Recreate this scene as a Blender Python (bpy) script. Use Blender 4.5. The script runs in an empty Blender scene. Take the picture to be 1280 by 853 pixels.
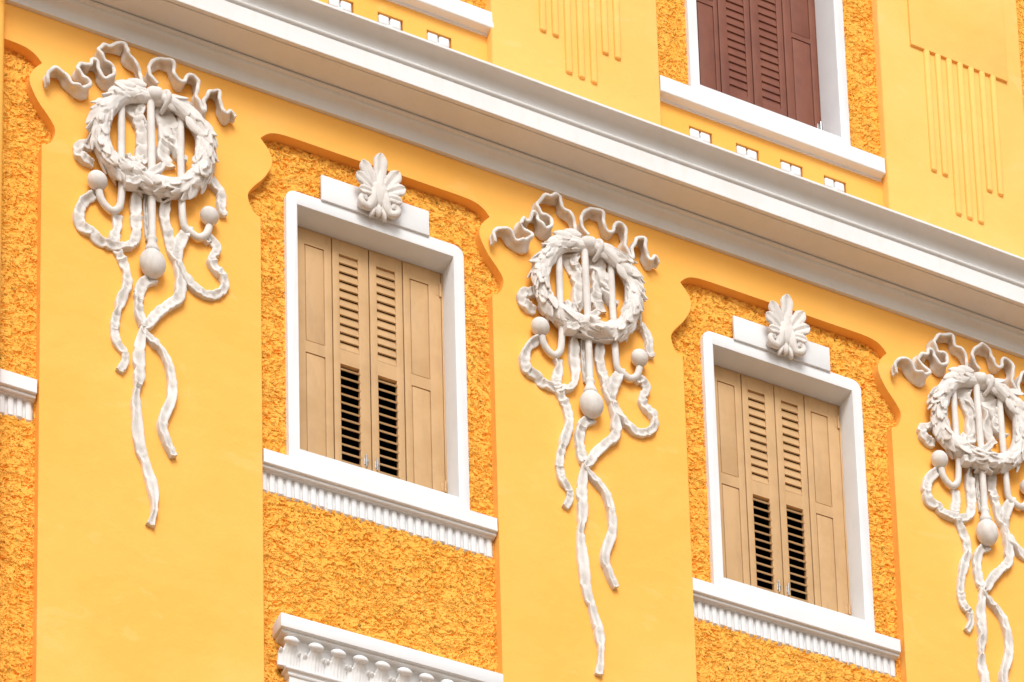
import bpy, bmesh, math, random
from mathutils import Vector, Matrix, noise
from math import sin, cos, pi, radians
random.seed(7)
scene = bpy.context.scene
COL = scene.collection

# ------------------------------------------------------------------ materials
def new_mat(name):
    m = bpy.data.materials.new(name); m.use_nodes = True
    nt = m.node_tree
    b = nt.nodes['Principled BSDF']
    return m, nt, b, nt.nodes['Material Output']
def N(nt, t, **kw):
    n = nt.nodes.new(t)
    for k, v in kw.items():
        if k in n.inputs: n.inputs[k].default_value = v
        else: setattr(n, k, v)
    return n
def coords(nt, scale=(1, 1, 1), rot=(0, 0, 0)):
    g = N(nt, 'ShaderNodeNewGeometry')
    mp = N(nt, 'ShaderNodeMapping'); mp.inputs['Scale'].default_value = scale; mp.inputs['Rotation'].default_value = rot
    nt.links.new(g.outputs['Position'], mp.inputs['Vector'])
    return mp.outputs['Vector']
def noise_node(nt, vec, scale, detail=4, rough=.55, dist=0):
    n = N(nt, 'ShaderNodeTexNoise'); n.inputs['Scale'].default_value = scale
    n.inputs['Detail'].default_value = detail; n.inputs['Roughness'].default_value = rough; n.inputs['Distortion'].default_value = dist
    nt.links.new(vec, n.inputs['Vector']); return n.outputs['Fac']
def ramp(nt, fac, stops):
    r = N(nt, 'ShaderNodeValToRGB'); els = r.color_ramp.elements
    while len(els) < len(stops): els.new(0.5)
    for e, (p, c) in zip(els, stops): e.position = p; e.color = (*c, 1) if len(c) == 3 else c
    nt.links.new(fac, r.inputs['Fac']); return r.outputs['Color']
def mth(nt, op, a, b=None, clamp=False):
    n = N(nt, 'ShaderNodeMath', operation=op); n.use_clamp = clamp
    for i, x in enumerate((a, b)):
        if x is None: continue
        if isinstance(x, (int, float)): n.inputs[i].default_value = x
        else: nt.links.new(x, n.inputs[i])
    return n.outputs[0]
def bump(nt, b, h, strength, dist):
    n = N(nt, 'ShaderNodeBump'); n.inputs['Strength'].default_value = strength; n.inputs['Distance'].default_value = dist
    nt.links.new(h, n.inputs['Height']); nt.links.new(n.outputs['Normal'], b.inputs['Normal'])

def painted(name, c1, c2, c3=None, rough=.75, vscale=3.0, b_scale=60, b_str=.25, b_dist=.004, coarse=.006, grime=None, bevel=0, crevice=None, spec=.2):
    """paint with slow blotches, fine grain and a trowelled unevenness"""
    m, nt, b, out = new_mat(name)
    v = coords(nt)
    f = noise_node(nt, v, vscale, 5, .6, .3)
    col = ramp(nt, f, [(.3, c1), (.55, c2), (.75, c3 or c2)])
    if bevel:                                  # old rubbed and touched-up patches, faint hairline trowel arcs
        pn = noise_node(nt, coords(nt, (1.3, 1, 2.1)), 1.7, 6, .62, .4); pm = N(nt, 'ShaderNodeMapRange', interpolation_type='SMOOTHSTEP')
        pm.inputs['From Min'].default_value = .60; pm.inputs['From Max'].default_value = .66; nt.links.new(pn, pm.inputs['Value'])
        mx = N(nt, 'ShaderNodeMix', data_type='RGBA'); nt.links.new(mth(nt, 'MULTIPLY', pm.outputs[0], .5), mx.inputs[0])
        nt.links.new(col, mx.inputs[6]); mx.inputs[7].default_value = (min(c1[0] * 1.03, .95), c1[1] * 1.16, c1[2] * 1.7, 1); col = mx.outputs[2]
    if grime:
        g = noise_node(nt, coords(nt, (9, 9, 2.2)), 1.6, 6, .65)
        mx = N(nt, 'ShaderNodeMix', data_type='RGBA')
        nt.links.new(mth(nt, 'MULTIPLY', mth(nt, 'SUBTRACT', g, .5, True), 2.4, True), mx.inputs[0])
        nt.links.new(col, mx.inputs[6]); mx.inputs[7].default_value = (*grime, 1); col = mx.outputs[2]
    if crevice:                                   # darker tone where pointiness is low, in the hollows of the casting
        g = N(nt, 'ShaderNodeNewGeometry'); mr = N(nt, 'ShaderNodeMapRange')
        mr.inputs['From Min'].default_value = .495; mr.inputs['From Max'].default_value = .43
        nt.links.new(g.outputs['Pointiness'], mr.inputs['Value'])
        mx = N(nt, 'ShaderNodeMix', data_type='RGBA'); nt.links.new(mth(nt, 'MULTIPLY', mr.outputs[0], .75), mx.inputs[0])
        nt.links.new(col, mx.inputs[6]); mx.inputs[7].default_value = (*crevice, 1); col = mx.outputs[2]
    nt.links.new(col, b.inputs['Base Color'])
    b.inputs['Roughness'].default_value = rough
    b.inputs['Specular IOR Level'].default_value = spec
    fine = noise_node(nt, v, b_scale, 5, .6)
    slow = noise_node(nt, v, 7, 3, .5)
    h = mth(nt, 'ADD', mth(nt, 'MULTIPLY', fine, b_dist), mth(nt, 'MULTIPLY', slow, coarse))
    bn = N(nt, 'ShaderNodeBump'); bn.inputs['Strength'].default_value = min(1, b_str * 3); bn.inputs['Distance'].default_value = 1.0
    nt.links.new(h, bn.inputs['Height'])
    if bevel:                                  # worn, painted-over arrises
        bv = N(nt, 'ShaderNodeBevel'); bv.samples = 4; bv.inputs['Radius'].default_value = bevel
        nt.links.new(bv.outputs[0], bn.inputs['Normal'])
    nt.links.new(bn.outputs['Normal'], b.inputs['Normal'])
    return m

OR1, OR2, OR3 = (.90, .445, .092), (.925, .475, .110), (.935, .51, .138)
M = {}
M['wall'] = painted('smooth_ochre_plaster', OR1, OR2, OR3, .8, 1.1, 45, .3, .0022, .008, bevel=.008, spec=0)
M['wall_pale'] = painted('pale_ochre_plaster', (.92, .51, .135), (.94, .55, .165), (.95, .575, .19), .8, 1.1, 45, .3, .0022, .007, bevel=.006, spec=0)  # upper storey a paler ochre than the lower wall
M['white'] = painted('white_masonry_paint', (.70, .705, .71), (.745, .75, .755), None, .6, 3, 80, .2, .0012, .003)
M['cornice'] = painted('cornice_paint', (.70, .695, .685), (.745, .74, .73), None, .6, 1.2, 70, .2, .001, .003, grime=(.70, .67, .62))
M['plaster'] = painted('cast_plaster', (.62, .58, .54), (.74, .70, .66), (.80, .77, .73), .7, 7, 55, .25, .0022, .003, grime=(.5, .455, .41), crevice=(.30, .26, .22))
M['beige'] = painted('beige_shutter_paint', (.50, .31, .145), (.56, .355, .175), None, .5, 4, 90, .2, .0007, .0015, grime=(.44, .275, .15))
M['brown'] = painted('brown_shutter_paint', (.175, .062, .040), (.215, .080, .050), None, .5, 4, 90, .2, .0007, .0015, grime=(.15, .06, .05))
M['paving'] = painted('warm_bounce_paving', (.29, .205, .13), (.34, .245, .16), None, .85, .6, 20, .2, .004, .01)  # unseen ground, warm tint chosen to bounce orange onto soffits and shaded parts
m, nt, b, out = new_mat('dark_room'); b.inputs['Base Color'].default_value = (.012, .012, .016, 1); b.inputs['Roughness'].default_value = 1
b.inputs['Specular IOR Level'].default_value = 0; M['dark'] = m
m, nt, b, out = new_mat('galvanised_metal'); b.inputs['Metallic'].default_value = 1; b.inputs['Roughness'].default_value = .38
nt.links.new(ramp(nt, noise_node(nt, coords(nt), 60), [(.3, (.30, .30, .30)), (.7, (.5, .5, .5))]), b.inputs['Base Color']); M['metal'] = m

def roughcast(name, amp):
    m, nt, b, out = new_mat(name)
    v = coords(nt, (1, 1, 1))
    # direction of the trowel strokes wanders over the wall
    w1 = N(nt, 'ShaderNodeTexNoise'); w1.inputs['Scale'].default_value = 2.2; w1.inputs['Detail'].default_value = 2
    nt.links.new(v, w1.inputs['Vector'])
    mix = N(nt, 'ShaderNodeVectorMath', operation='MULTIPLY_ADD'); mix.inputs[1].default_value = (.16, 0, .16)
    nt.links.new(w1.outputs['Color'], mix.inputs[0]); nt.links.new(v, mix.inputs[2])
    mp = N(nt, 'ShaderNodeMapping'); mp.inputs['Scale'].default_value = (.85, 1, 1.25); mp.inputs['Rotation'].default_value = (0, .35, 0)
    nt.links.new(mix.outputs[0], mp.inputs['Vector']); vec = mp.outputs[0]
    a = noise_node(nt, vec, 30, 2.2, .5, .9)
    c = noise_node(nt, vec, 66, 2.0, .5, .4)
    # pits: narrow low values of the first noise, plateaus above
    ra = N(nt, 'ShaderNodeMapRange', interpolation_type='SMOOTHSTEP'); ra.inputs['From Min'].default_value = .34; ra.inputs['From Max'].default_value = .55
    nt.links.new(a, ra.inputs['Value'])
    rc = N(nt, 'ShaderNodeMapRange', interpolation_type='SMOOTHSTEP'); rc.inputs['From Min'].default_value = .28; rc.inputs['From Max'].default_value = .48
    nt.links.new(c, rc.inputs['Value'])
    fine = noise_node(nt, v, 130, 3, .6)
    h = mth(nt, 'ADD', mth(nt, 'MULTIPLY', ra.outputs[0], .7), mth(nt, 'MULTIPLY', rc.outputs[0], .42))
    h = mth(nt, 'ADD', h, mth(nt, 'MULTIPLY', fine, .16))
    d = N(nt, 'ShaderNodeDisplacement'); d.inputs['Midlevel'].default_value = .75; d.inputs['Scale'].default_value = amp
    nt.links.new(h, d.inputs['Height']); nt.links.new(d.outputs[0], out.inputs['Displacement'])
    m.displacement_method = 'BOTH'
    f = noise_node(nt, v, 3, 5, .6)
    # shade of the pits painted in: hollows redder and deeper than high points
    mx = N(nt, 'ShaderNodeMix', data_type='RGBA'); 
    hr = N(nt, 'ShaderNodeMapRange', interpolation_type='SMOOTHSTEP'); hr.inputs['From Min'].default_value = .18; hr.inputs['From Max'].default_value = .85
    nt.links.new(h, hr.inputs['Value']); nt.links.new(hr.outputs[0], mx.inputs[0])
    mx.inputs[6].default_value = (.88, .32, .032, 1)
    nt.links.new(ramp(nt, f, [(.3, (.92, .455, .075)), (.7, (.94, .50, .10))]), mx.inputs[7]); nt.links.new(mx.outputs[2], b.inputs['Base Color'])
    b.inputs['Roughness'].default_value = .85; b.inputs['Specular IOR Level'].default_value = 0
    return m
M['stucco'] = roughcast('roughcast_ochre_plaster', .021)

# ------------------------------------------------------------------ mesh helpers
def obj(name, bm, mat, parent=None, smooth=None, loc=None):
    me = bpy.data.meshes.new(name); bm.normal_update(); bm.to_mesh(me); bm.free()
    o = bpy.data.objects.new(name, me); COL.objects.link(o)
    me.materials.append(M[mat] if isinstance(mat, str) else mat)
    if smooth is not None:
        for p in me.polygons: p.use_smooth = True
        if smooth < 180:
            me.set_sharp_from_angle(angle=radians(smooth))
    if parent: o.parent = parent
    if loc: o.location = loc
    return o
def empty(name, loc=(0, 0, 0)):
    o = bpy.data.objects.new(name, None); COL.objects.link(o); o.location = loc; o.empty_display_size = .3; return o
def tag(o, label=None, cat=None, group=None, kind=None):
    for k, v in (('label', label), ('category', cat), ('group', group), ('kind', kind)):
        if v: o[k] = v
    return o
def copy_tree(o, parent=None, dx=0, dz=0):
    c = o.copy(); COL.objects.link(c); c.parent = parent
    for ch in list(o.children): copy_tree(ch, c)
    if dx or dz: c.location = (o.location[0] + dx, o.location[1], o.location[2] + dz)
    return c
def box(bm, x0, x1, y0, y1, z0, z1, bev=0, seg=2):
    vs = [bm.verts.new(p) for p in ((x0, y0, z0), (x1, y0, z0), (x1, y1, z0), (x0, y1, z0), (x0, y0, z1), (x1, y0, z1), (x1, y1, z1), (x0, y1, z1))]
    fs = [bm.faces.new([vs[i] for i in f]) for f in ((0, 1, 5, 4), (1, 2, 6, 5), (2, 3, 7, 6), (3, 0, 4, 7), (4, 5, 6, 7), (3, 2, 1, 0))]
    if bev:
        es = {e for f in fs for e in f.edges}
        bmesh.ops.bevel(bm, geom=list(es), offset=bev, segments=seg, affect='EDGES', profile=.5, clamp_overlap=True)
    return vs
def prism_x(bm, prof, x0, x1, nseg=1, wob=0, seed=0):
    """sweep a (y, z) profile from x0 to x1; wob = hand-run unevenness"""
    rings = []
    for i in range(nseg + 1):
        x = x0 + (x1 - x0) * i / nseg
        dy = wob * noise.noise(Vector((x * .9, seed, 0))); dz = wob * noise.noise(Vector((x * .8, seed + 9, 3)))
        rings.append([bm.verts.new((x, y + dy, z + dz)) for y, z in prof])
    n = len(prof)
    for a, c in zip(rings, rings[1:]):
        for j in range(n):
            k = (j + 1) % n
            bm.faces.new((a[j], a[k], c[k], c[j]))
    bm.faces.new(rings[0][::-1]); bm.faces.new(rings[-1])
    bmesh.ops.recalc_face_normals(bm, faces=bm.faces)
def outline_plate(bm, pts, y0, y1, bev=.006, seg=2):
    """closed (x, z) outline extruded from y0 (front) to y1 (back), front rim softened"""
    vs = [bm.verts.new((x, y0, z)) for x, z in pts]
    f = bm.faces.new(vs)
    r = bmesh.ops.extrude_face_region(bm, geom=[f])
    nv = [g for g in r['geom'] if isinstance(g, bmesh.types.BMVert)]
    for v in nv: v.co.y = y1
    bm.edges.ensure_lookup_table()
    if bev:
        es = [e for e in bm.edges if all(abs(v.co.y - y0) < 1e-6 for v in e.verts)]
        bmesh.ops.bevel(bm, geom=es, offset=bev, segments=seg, affect='EDGES', profile=.5, clamp_overlap=False)
    bmesh.ops.recalc_face_normals(bm, faces=bm.faces)
def crom(pts, n, closed=False):
    """Catmull-Rom through tuples of any length, n samples per span"""
    out = []; L = len(pts)
    rng = range(L) if closed else range(L - 1)
    for i in rng:
        g = lambda k: pts[k % L] if closed else pts[max(0, min(L - 1, k))]
        p0, p1, p2, p3 = g(i - 1), g(i), g(i + 1), g(i + 2)
        for s in range(n):
            t = s / n
            out.append(tuple(.5 * (2 * b + (c - a) * t + (2 * a - 5 * b + 4 * c - d) * t * t + (-a + 3 * b - 3 * c + d) * t ** 3) for a, b, c, d in zip(p0, p1, p2, p3)))
    if not closed: out.append(tuple(pts[-1]))
    return out
def loft(bm, rings, caps=True, closed=False):
    rr = [[bm.verts.new(p) for p in r] for r in rings]
    n = len(rr[0]); pairs = list(zip(rr, rr[1:]))
    if closed: pairs.append((rr[-1], rr[0]))
    for a, c in pairs:
        for j in range(n):
            k = (j + 1) % n
            bm.faces.new((a[j], a[k], c[k], c[j]))
    if caps and not closed:
        bm.faces.new(rr[0][::-1]); bm.faces.new(rr[-1])
    bmesh.ops.recalc_face_normals(bm, faces=bm.faces)
def tube(bm, pts, seg=14, closed=False):
    """pts: (x, y, z, r)"""
    rings = []; L = len(pts)
    for i, p in enumerate(pts):
        P = Vector(p[:3])
        a = Vector(pts[(i - 1) % L if closed else max(0, i - 1)][:3]); c = Vector(pts[(i + 1) % L if closed else min(L - 1, i + 1)][:3])
        T = (c - a).normalized(); F = Vector((0, -1, 0)); Nn = T.cross(F).normalized(); Bn = Nn.cross(T).normalized()
        rings.append([P + (Nn * cos(2 * pi * k / seg) + Bn * sin(2 * pi * k / seg)) * p[3] for k in range(seg)])
    loft(bm, rings, closed=closed)
def ellipsoid(bm, c, r, u=20, v=14, rotm=None):
    mat = Matrix.Translation(Vector(c)) @ (rotm or Matrix.Identity(4)) @ Matrix.Diagonal((r[0], r[1], r[2], 1))
    return bmesh.ops.create_uvsphere(bm, u_segments=u, v_segments=v, radius=1, matrix=mat)['verts']
def remesh(o, vox, smooth_it=3, fac=.5):
    m = o.modifiers.new('r', 'REMESH'); m.mode = 'VOXEL'; m.voxel_size = vox; m.use_smooth_shade = True
    s = o.modifiers.new('s', 'SMOOTH'); s.iterations = smooth_it; s.factor = fac
    dg = bpy.context.evaluated_depsgraph_get(); dg.update()
    me = bpy.data.meshes.new_from_object(o.evaluated_get(dg)); me.name = o.name
    o.modifiers.clear(); old = o.data; o.data = me
    for p in me.polygons: p.use_smooth = True
    bpy.data.meshes.remove(old)
    return o
AZIM, ELEV, SUNE, SUNA, SKYS, DUST, SAT = 18, 38, 1.8, 26, .17, 2.5, .4

# ================================================================== the building
building = tag(empty('building', (3.5, 0, 0)),
    'bright ochre building facade with long white cornice, shuttered windows and roughcast panels', 'building')
OFF = Vector((-3.5, 0, 0))
def part(name, bm, mat, parent=None, smooth=None):
    """vertices given in world coordinates; building sits at x = 3.5"""
    if parent is None:
        bmesh.ops.translate(bm, verts=bm.verts, vec=OFF)
        return obj(name, bm, mat, building, smooth)
    return obj(name, bm, mat, parent, smooth)

REC = .08                                    # depth of the panels behind the pilasters
BAYS = [(1.665, 3.270), (4.692, 6.292), (7.690, 9.308), (10.70, 12.32)]     # lower bays, left and right edges
UBAYS = [(1.55, 3.31), (4.57, 6.340), (7.602, 9.402), (10.62, 12.43)]       # upper bays
Z0, ZC, ZTOP = 0.0, 20.352, 25.2

ear = [(0, 19.375), (.035, 19.392), (.068, 19.438), (.083, 19.52), (.045, 19.594), (-.02, 19.68), (-.068, 19.773), (-.082, 19.845), (-.058, 19.915), (-.004, 19.985)]
ear_top = [(-.004, 19.985), (-.035, 20.022), (-.078, 20.052), (-.14, 20.068), (-.24, 20.073)]
def bay_outline(L, R):
    r = crom(ear, 5)[:-1] + crom(ear_top, 4)
    right = [(R + dx, z) for dx, z in r]
    left = [(L - dx, z) for dx, z in r][::-1]
    return [(L, 15.0), ] [:0] + left[::-1] + right[::-1]      # left going up, then right coming down
# smooth wall around the lower bays: one outline, open at the foot of every bay
pts = [(-6, Z0), (-6, ZC), (16, ZC), (16, Z0)]
bot = []
for L, R in reversed(BAYS):
    o_ = bay_outline(L, R)
    bot += [(R, Z0)] + o_[::-1] + [(L, Z0)]
pts += bot
bm = bmesh.new(); outline_plate(bm, pts, 0, .4, 0)
part('wall', bm, 'wall', smooth=35)
# smooth wall of the upper storey with straight bays
pts = [(-6, 20.78), (-6, ZTOP), (16, ZTOP), (16, 20.78)]
for L, R in reversed(UBAYS): pts += [(R, 20.78), (R, 24.6), (L, 24.6), (L, 20.78)]
bm = bmesh.new(); outline_plate(bm, pts, 0, .4, .009, 3)
part('wall', bm, 'wall_pale', smooth=35)
# wall core between the storeys, behind the cornice, and parapet coping
bm = bmesh.new(); box(bm, -6, 16, .07, .4, 20.354, 20.778)
part('wall', bm, 'wall')

WX = [(4.915, 6.073)]                                                    # rough panel hole = behind the surround
def grid_panel(x0, x1, z0, z1, hole, step, y, hole2=None):
    bm = bmesh.new(); nx = max(1, round((x1 - x0) / step)); nz = max(1, round((z1 - z0) / step))
    vs = {}
    def vert(i, j):
        if (i, j) not in vs: vs[i, j] = bm.verts.new((x0 + (x1 - x0) * i / nx, y, z0 + (z1 - z0) * j / nz))
        return vs[i, j]
    for i in range(nx):
        for j in range(nz):
            cx = x0 + (x1 - x0) * (i + .5) / nx; cz = z0 + (z1 - z0) * (j + .5) / nz
            if hole and hole[0] < cx < hole[1] and hole[2] < cz < hole[3]: continue
            if hole2 and hole2[0] < cx < hole2[1] and hole2[2] < cz < hole2[3]: continue
            bm.faces.new((vert(i, j), vert(i + 1, j), vert(i + 1, j + 1), vert(i, j + 1)))
    return bm
WDX = [-3.02, 0, 2.99, 6.02]                 # window offsets from the first full one
for k, (L, R) in enumerate(BAYS):
    step = .0062 if k in (1, 2) else .008
    x0 = 2.3 if k == 0 else L - .10
    hole = (4.92 + WDX[k], 6.06 + WDX[k], 17.62, 19.66)
    if k < 3:
        bm = grid_panel(x0 if k else L - .1, R + .10, 15.3, 20.10, hole, step, REC, (4.705 + WDX[k], 6.280 + WDX[k], 17.403, 17.64))
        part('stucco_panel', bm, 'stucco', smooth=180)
        bm = grid_panel(L - .1, R + .10, 0, 15.3, None, .6, REC); part('wall', bm, 'wall')
    else:
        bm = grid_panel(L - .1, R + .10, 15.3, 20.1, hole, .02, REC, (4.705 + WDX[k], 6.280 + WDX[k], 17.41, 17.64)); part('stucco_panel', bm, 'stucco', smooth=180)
        bm = grid_panel(L - .1, R + .10, 0, 15.3, None, .6, REC); part('wall', bm, 'wall')
UWDX = [-3.0, 0, 3.02, 6.04]
VENTS = [4.85 - .012, 5.204, 5.553, 5.902]
def plate_holes(bm, x0, x1, z0, z1, holes, y, depth):
    xs = sorted({x0, x1, *[h[0] for h in holes], *[h[1] for h in holes]}); zs = sorted({z0, z1, *[h[2] for h in holes], *[h[3] for h in holes]})
    for a, b_ in zip(xs, xs[1:]):
        for c, d in zip(zs, zs[1:]):
            cx, cz = (a + b_) / 2, (c + d) / 2
            if any(h[0] < cx < h[1] and h[2] < cz < h[3] for h in holes): continue
            bm.faces.new([bm.verts.new(p) for p in ((a, y, c), (b_, y, c), (b_, y, d), (a, y, d))])
    for a, b_, c, d in holes:
        for q in (((a, c), (b_, c)), ((b_, c), (b_, d)), ((b_, d), (a, d)), ((a, d), (a, c))):
            (p1, q1), (p2, q2) = q
            bm.faces.new([bm.verts.new(p) for p in ((p1, y, q1), (p1, y + depth, q1), (p2, y + depth, q2), (p2, y, q2))])
        bm.faces.new([bm.verts.new(p) for p in ((a, y + depth, c), (b_, y + depth, c), (b_, y + depth, d), (a, y + depth, d))])
    bmesh.ops.remove_doubles(bm, verts=bm.verts, dist=1e-5)
    bmesh.ops.recalc_face_normals(bm, faces=bm.faces)
def rosette(cx, cz, y, w, h):
    bm = bmesh.new()
    for sx in (-1, 1):
        for sz in (-1, 1):
            # a fleshy petal with a notched outer corner
            px, pz = cx + sx * w * .235, cz + sz * h * .235
            box(bm, px - w * .215, px + w * .215, y - .010, y + .03, pz - h * .205, pz + h * .205, .014, 3); box(bm, px - w * .13, px + w * .22, y - .006, y + .03, pz - h * .215, pz + h * .12, .01, 2)
    ellipsoid(bm, (cx, y + .006, cz), (w * .13, .026, h * .12), 12, 8)
    box(bm, cx - w * .40, cx + w * .40, y + .016, y + .045, cz - h * .36, cz + h * .36)
    return bm
for k, (L, R) in enumerate(UBAYS):
    if k > 2: holes = []
    else: holes = [(v + UWDX[k], v + .178 + UWDX[k], 21.215, 21.405) for v in VENTS]
    bm = bmesh.new(); plate_holes(bm, L - .05, R + .05, 20.78, 21.60, holes, REC, .085)
    apron = part('apron', bm, 'wall')
    for a, b_, c, d in holes:
        bm = rosette((a + b_) / 2 - 3.5 - .004, (c + d) / 2 - .002, REC + .006, b_ - a, d - c)
        part('rosette', bm, 'white', apron, smooth=50)
    if k < 3:
        hole = (7.92 + UWDX[k] - 3.02, 9.07 + UWDX[k] - 3.02, 21.55, 23.95)
        bm = grid_panel(L - .05, R + .05, 21.575, 24.7, hole, .0085 if k in (1, 2) else .02, REC - .003)
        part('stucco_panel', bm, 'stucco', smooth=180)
    else:
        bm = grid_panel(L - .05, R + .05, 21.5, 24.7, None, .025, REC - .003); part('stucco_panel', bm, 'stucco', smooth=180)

# cornice ----------------------------------------------------------------
prof = [(.07, 20.347), (-.030, 20.347), (-.031, 20.374)]
prof += crom([(-.034, 20.380), (-.038, 20.402), (-.050, 20.417), (-.072, 20.426), (-.094, 20.434), (-.104, 20.448)], 4)
prof += [(-.104, 20.4535), (-.112, 20.4555)]
prof += [(-.121 - .010 * sin(t), 20.4655 - .009 * cos(t)) for t in [pi * i / 6 for i in range(7)]]
prof += [(-.119, 20.478), (-.119, 20.486), (-.128, 20.486), (-.128, 20.476), (-.225, 20.475), (-.227, 20.471), (-.330, 20.471), (-.333, 20.480), (-.341, 20.480), (-.343, 20.468), (-.368, 20.467), (-.371, 20.470), (-.371, 20.601), (-.359, 20.603), (-.359, 20.610)]
prof += [(-.366 - .020 * sin(t), 20.6265 - .0165 * cos(t)) for t in [pi * i / 8 for i in range(9)]]
prof += [(-.357, 20.644), (-.357, 20.650), (-.368, 20.652)]
prof += crom([(-.368, 20.654), (-.372, 20.680), (-.383, 20.702), (-.406, 20.718), (-.438, 20.727), (-.474, 20.731)], 4)
prof += [(-.476, 20.730), (-.484, 20.730), (-.488, 20.733), (-.488, 20.750), (-.484, 20.753), (.07, 20.79)]
bm = bmesh.new(); prism_x(bm, prof, -6, 16, 220, .0035, 2)
part('cornice', bm, 'cornice', smooth=28)

# flat strip reliefs on the upper pilasters ---------------------------------
for cx in (3.945 - .0, 6.972, 10.045, 13.08):
    y = -.021; x0 = cx - .276
    bm = bmesh.new()
    box(bm, cx - .385, cx + .435, y, .01, 22.757, 24.3, .004)
    bots = [21.705, 21.705, 21.40, 21.40, 21.40, 21.71, 21.71]
    if cx < 7: bots = [21.655, 21.655, 21.385, 21.382, 21.378, 21.66, 21.655]
    for i, zb in enumerate(bots):
        a = x0 + i * .0935 - (.02 if cx < 7 else 0) + .02 * (cx < 7)
        box(bm, a, a + .048, y - .002, .03, zb, 22.765, .013, 3)
    part('strip_relief', bm, 'wall_pale', smooth=40)

# ------------------------------------------------------------------ windows
def round_rect(x0, x1, z0, z1, r, n=6):
    p = [(x0, z0), (x1, z0)]
    p += [(x1 - r + r * cos(t), z1 - r + r * sin(t)) for t in [pi / 2 * i / n for i in range(n + 1)]]
    p += [(x0 + r - r * cos(t), z1 - r + r * sin(t)) for t in [pi / 2 * (1 - i / n) for i in range(n + 1)]]
    return p
def surround(x0, x1, z0, z1, ix0, ix1, iz0, iz1, y, yback, r):
    """a cast window surround: rounded outer corners, straight opening, deep reveal"""
    bm = bmesh.new()
    outer = round_rect(x0, x1, z0, z1, r, 6)
    # ring face as two ngons joined at mid top / mid bottom
    n = 7
    right = outer[1:2 + n]; left = outer[2 + n:] + outer[0:1]
    xm = (x0 + x1) / 2
    A = [(xm, z0)] + right + [(xm, z1), (xm, iz1), (ix1, iz1), (ix1, iz0), (xm, iz0)]
    B = [(xm, z1)] + left + [(xm, z0), (xm, iz0), (ix0, iz0), (ix0, iz1), (xm, iz1)]
    for P_ in (A, B): bm.faces.new([bm.verts.new((x, y, z)) for x, z in P_])
    bmesh.ops.remove_doubles(bm, verts=bm.verts, dist=1e-5)
    be = [e for e in bm.edges if len(e.link_faces) == 1]
    inner = [e for e in be if all(ix0 - 1e-4 <= v.co.x <= ix1 + 1e-4 and iz0 - 1e-4 <= v.co.z <= iz1 + 1e-4 for v in e.verts)]
    out_e = [e for e in be if e not in inner]
    for es, yy in ((inner, yback), (out_e, REC + .03)):
        r_ = bmesh.ops.extrude_edge_only(bm, edges=es)
        for v in {g for g in r_['geom'] if isinstance(g, bmesh.types.BMVert)}: v.co.y = yy
    rim = [e for e in bm.edges if all(abs(v.co.y - y) < 1e-6 for v in e.verts) and len(e.link_faces) == 2 and abs(e.calc_face_angle(0)) > .5]
    bmesh.ops.bevel(bm, geom=rim, offset=.006, segments=2, affect='EDGES', profile=.5)
    bmesh.ops.recalc_face_normals(bm, faces=bm.faces)
    return bm

def acanthus(cx, cz, y, W, H):
    """palmette: seven hollowed lobes fanning from a heart, scrolls at the foot"""
    bm = bmesh.new()
    def lobe(ang, ln, wd, curl, off=(0, 0)):
        ux, uz = sin(ang), cos(ang)
        segs = 12; rings = []
        for i in range(segs + 1):
            t = i / segs
            w = wd * (.34 + .66 * sin(min(1, t / .76) * pi / 2) ** 1.5) * (1 if t < .80 else math.sqrt(max(0, 1 - ((t - .80) / .205) ** 2))) * (1 - .10 * sin(t * 26) ** 2)
            w = max(w, .004)
            px = off[0] + ux * ln * t; pz = off[1] + uz * ln * t
            py = -.018 - .040 * sin(t * pi * .85) - curl * t ** 3
            ring = []
            for k in range(12):
                a = 2 * pi * k / 12
                sx_ = cos(a) * w; th = .014 + .012 * (1 - t)
                dep = sin(a) * th
                if sin(a) < 0:          # front: raised rims, hollow down the middle
                    dep -= .026 * (abs(cos(a)) ** .9) * (abs(sin(a)) ** .5) - .010
                ring.append((cx + px + uz * sx_, y + py + dep, cz + pz - ux * sx_))
            rings.append(ring)
        loft(bm, rings)
    k = H / .42
    lobe(0, .290 * k, .052 * k, .055, (0, -.05 * k))
    for s in (-1, 1):
        lobe(s * .58, .232 * k, .050 * k, .050, (0, -.05 * k))
        lobe(s * 1.10, .190 * k, .046 * k, .046, (0, -.05 * k))
        lobe(s * 1.68, .150 * k, .036 * k, .036, (0, -.055 * k))
        # heart band running down into a scroll
        path = [(.030, .03), (.042, -.06), (.052, -.125), (.076, -.165), (.110, -.168), (.130, -.138), (.120, -.108), (.098, -.108), (.096, -.130)]
        rad = [.020, .034, .034, .028, .025, .022, .019, .017, .012]
        pp = crom([(cx + s * p[0] * k, y - .045 - .012 * (i > 3), cz + p[1] * k, rad[i] * k) for i, p in enumerate(path)], 5)
        tube(bm, pp, 10)
        ellipsoid(bm, (cx + s * .104 * k, y - .022, cz - .135 * k), (.036 * k, .034, .036 * k))
        ellipsoid(bm, (cx + s * .035 * k, y - .025, cz - .175 * k), (.018 * k, .03, .052 * k), 12, 8, Matrix.Rotation(s * -.35, 4, 'Y'))
    ellipsoid(bm, (cx, y - .030, cz - .015 * k), (.072 * k, .052, .120 * k)); ellipsoid(bm, (cx, y - .045, cz + .05 * k), (.040 * k, .040, .15 * k))
    ellipsoid(bm, (cx, y - .035, cz - .165 * k), (.020 * k, .030, .045 * k), 12, 8)
    return bm

def bolts_and_hinges(sh, items, mat='metal'):
    pass

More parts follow.
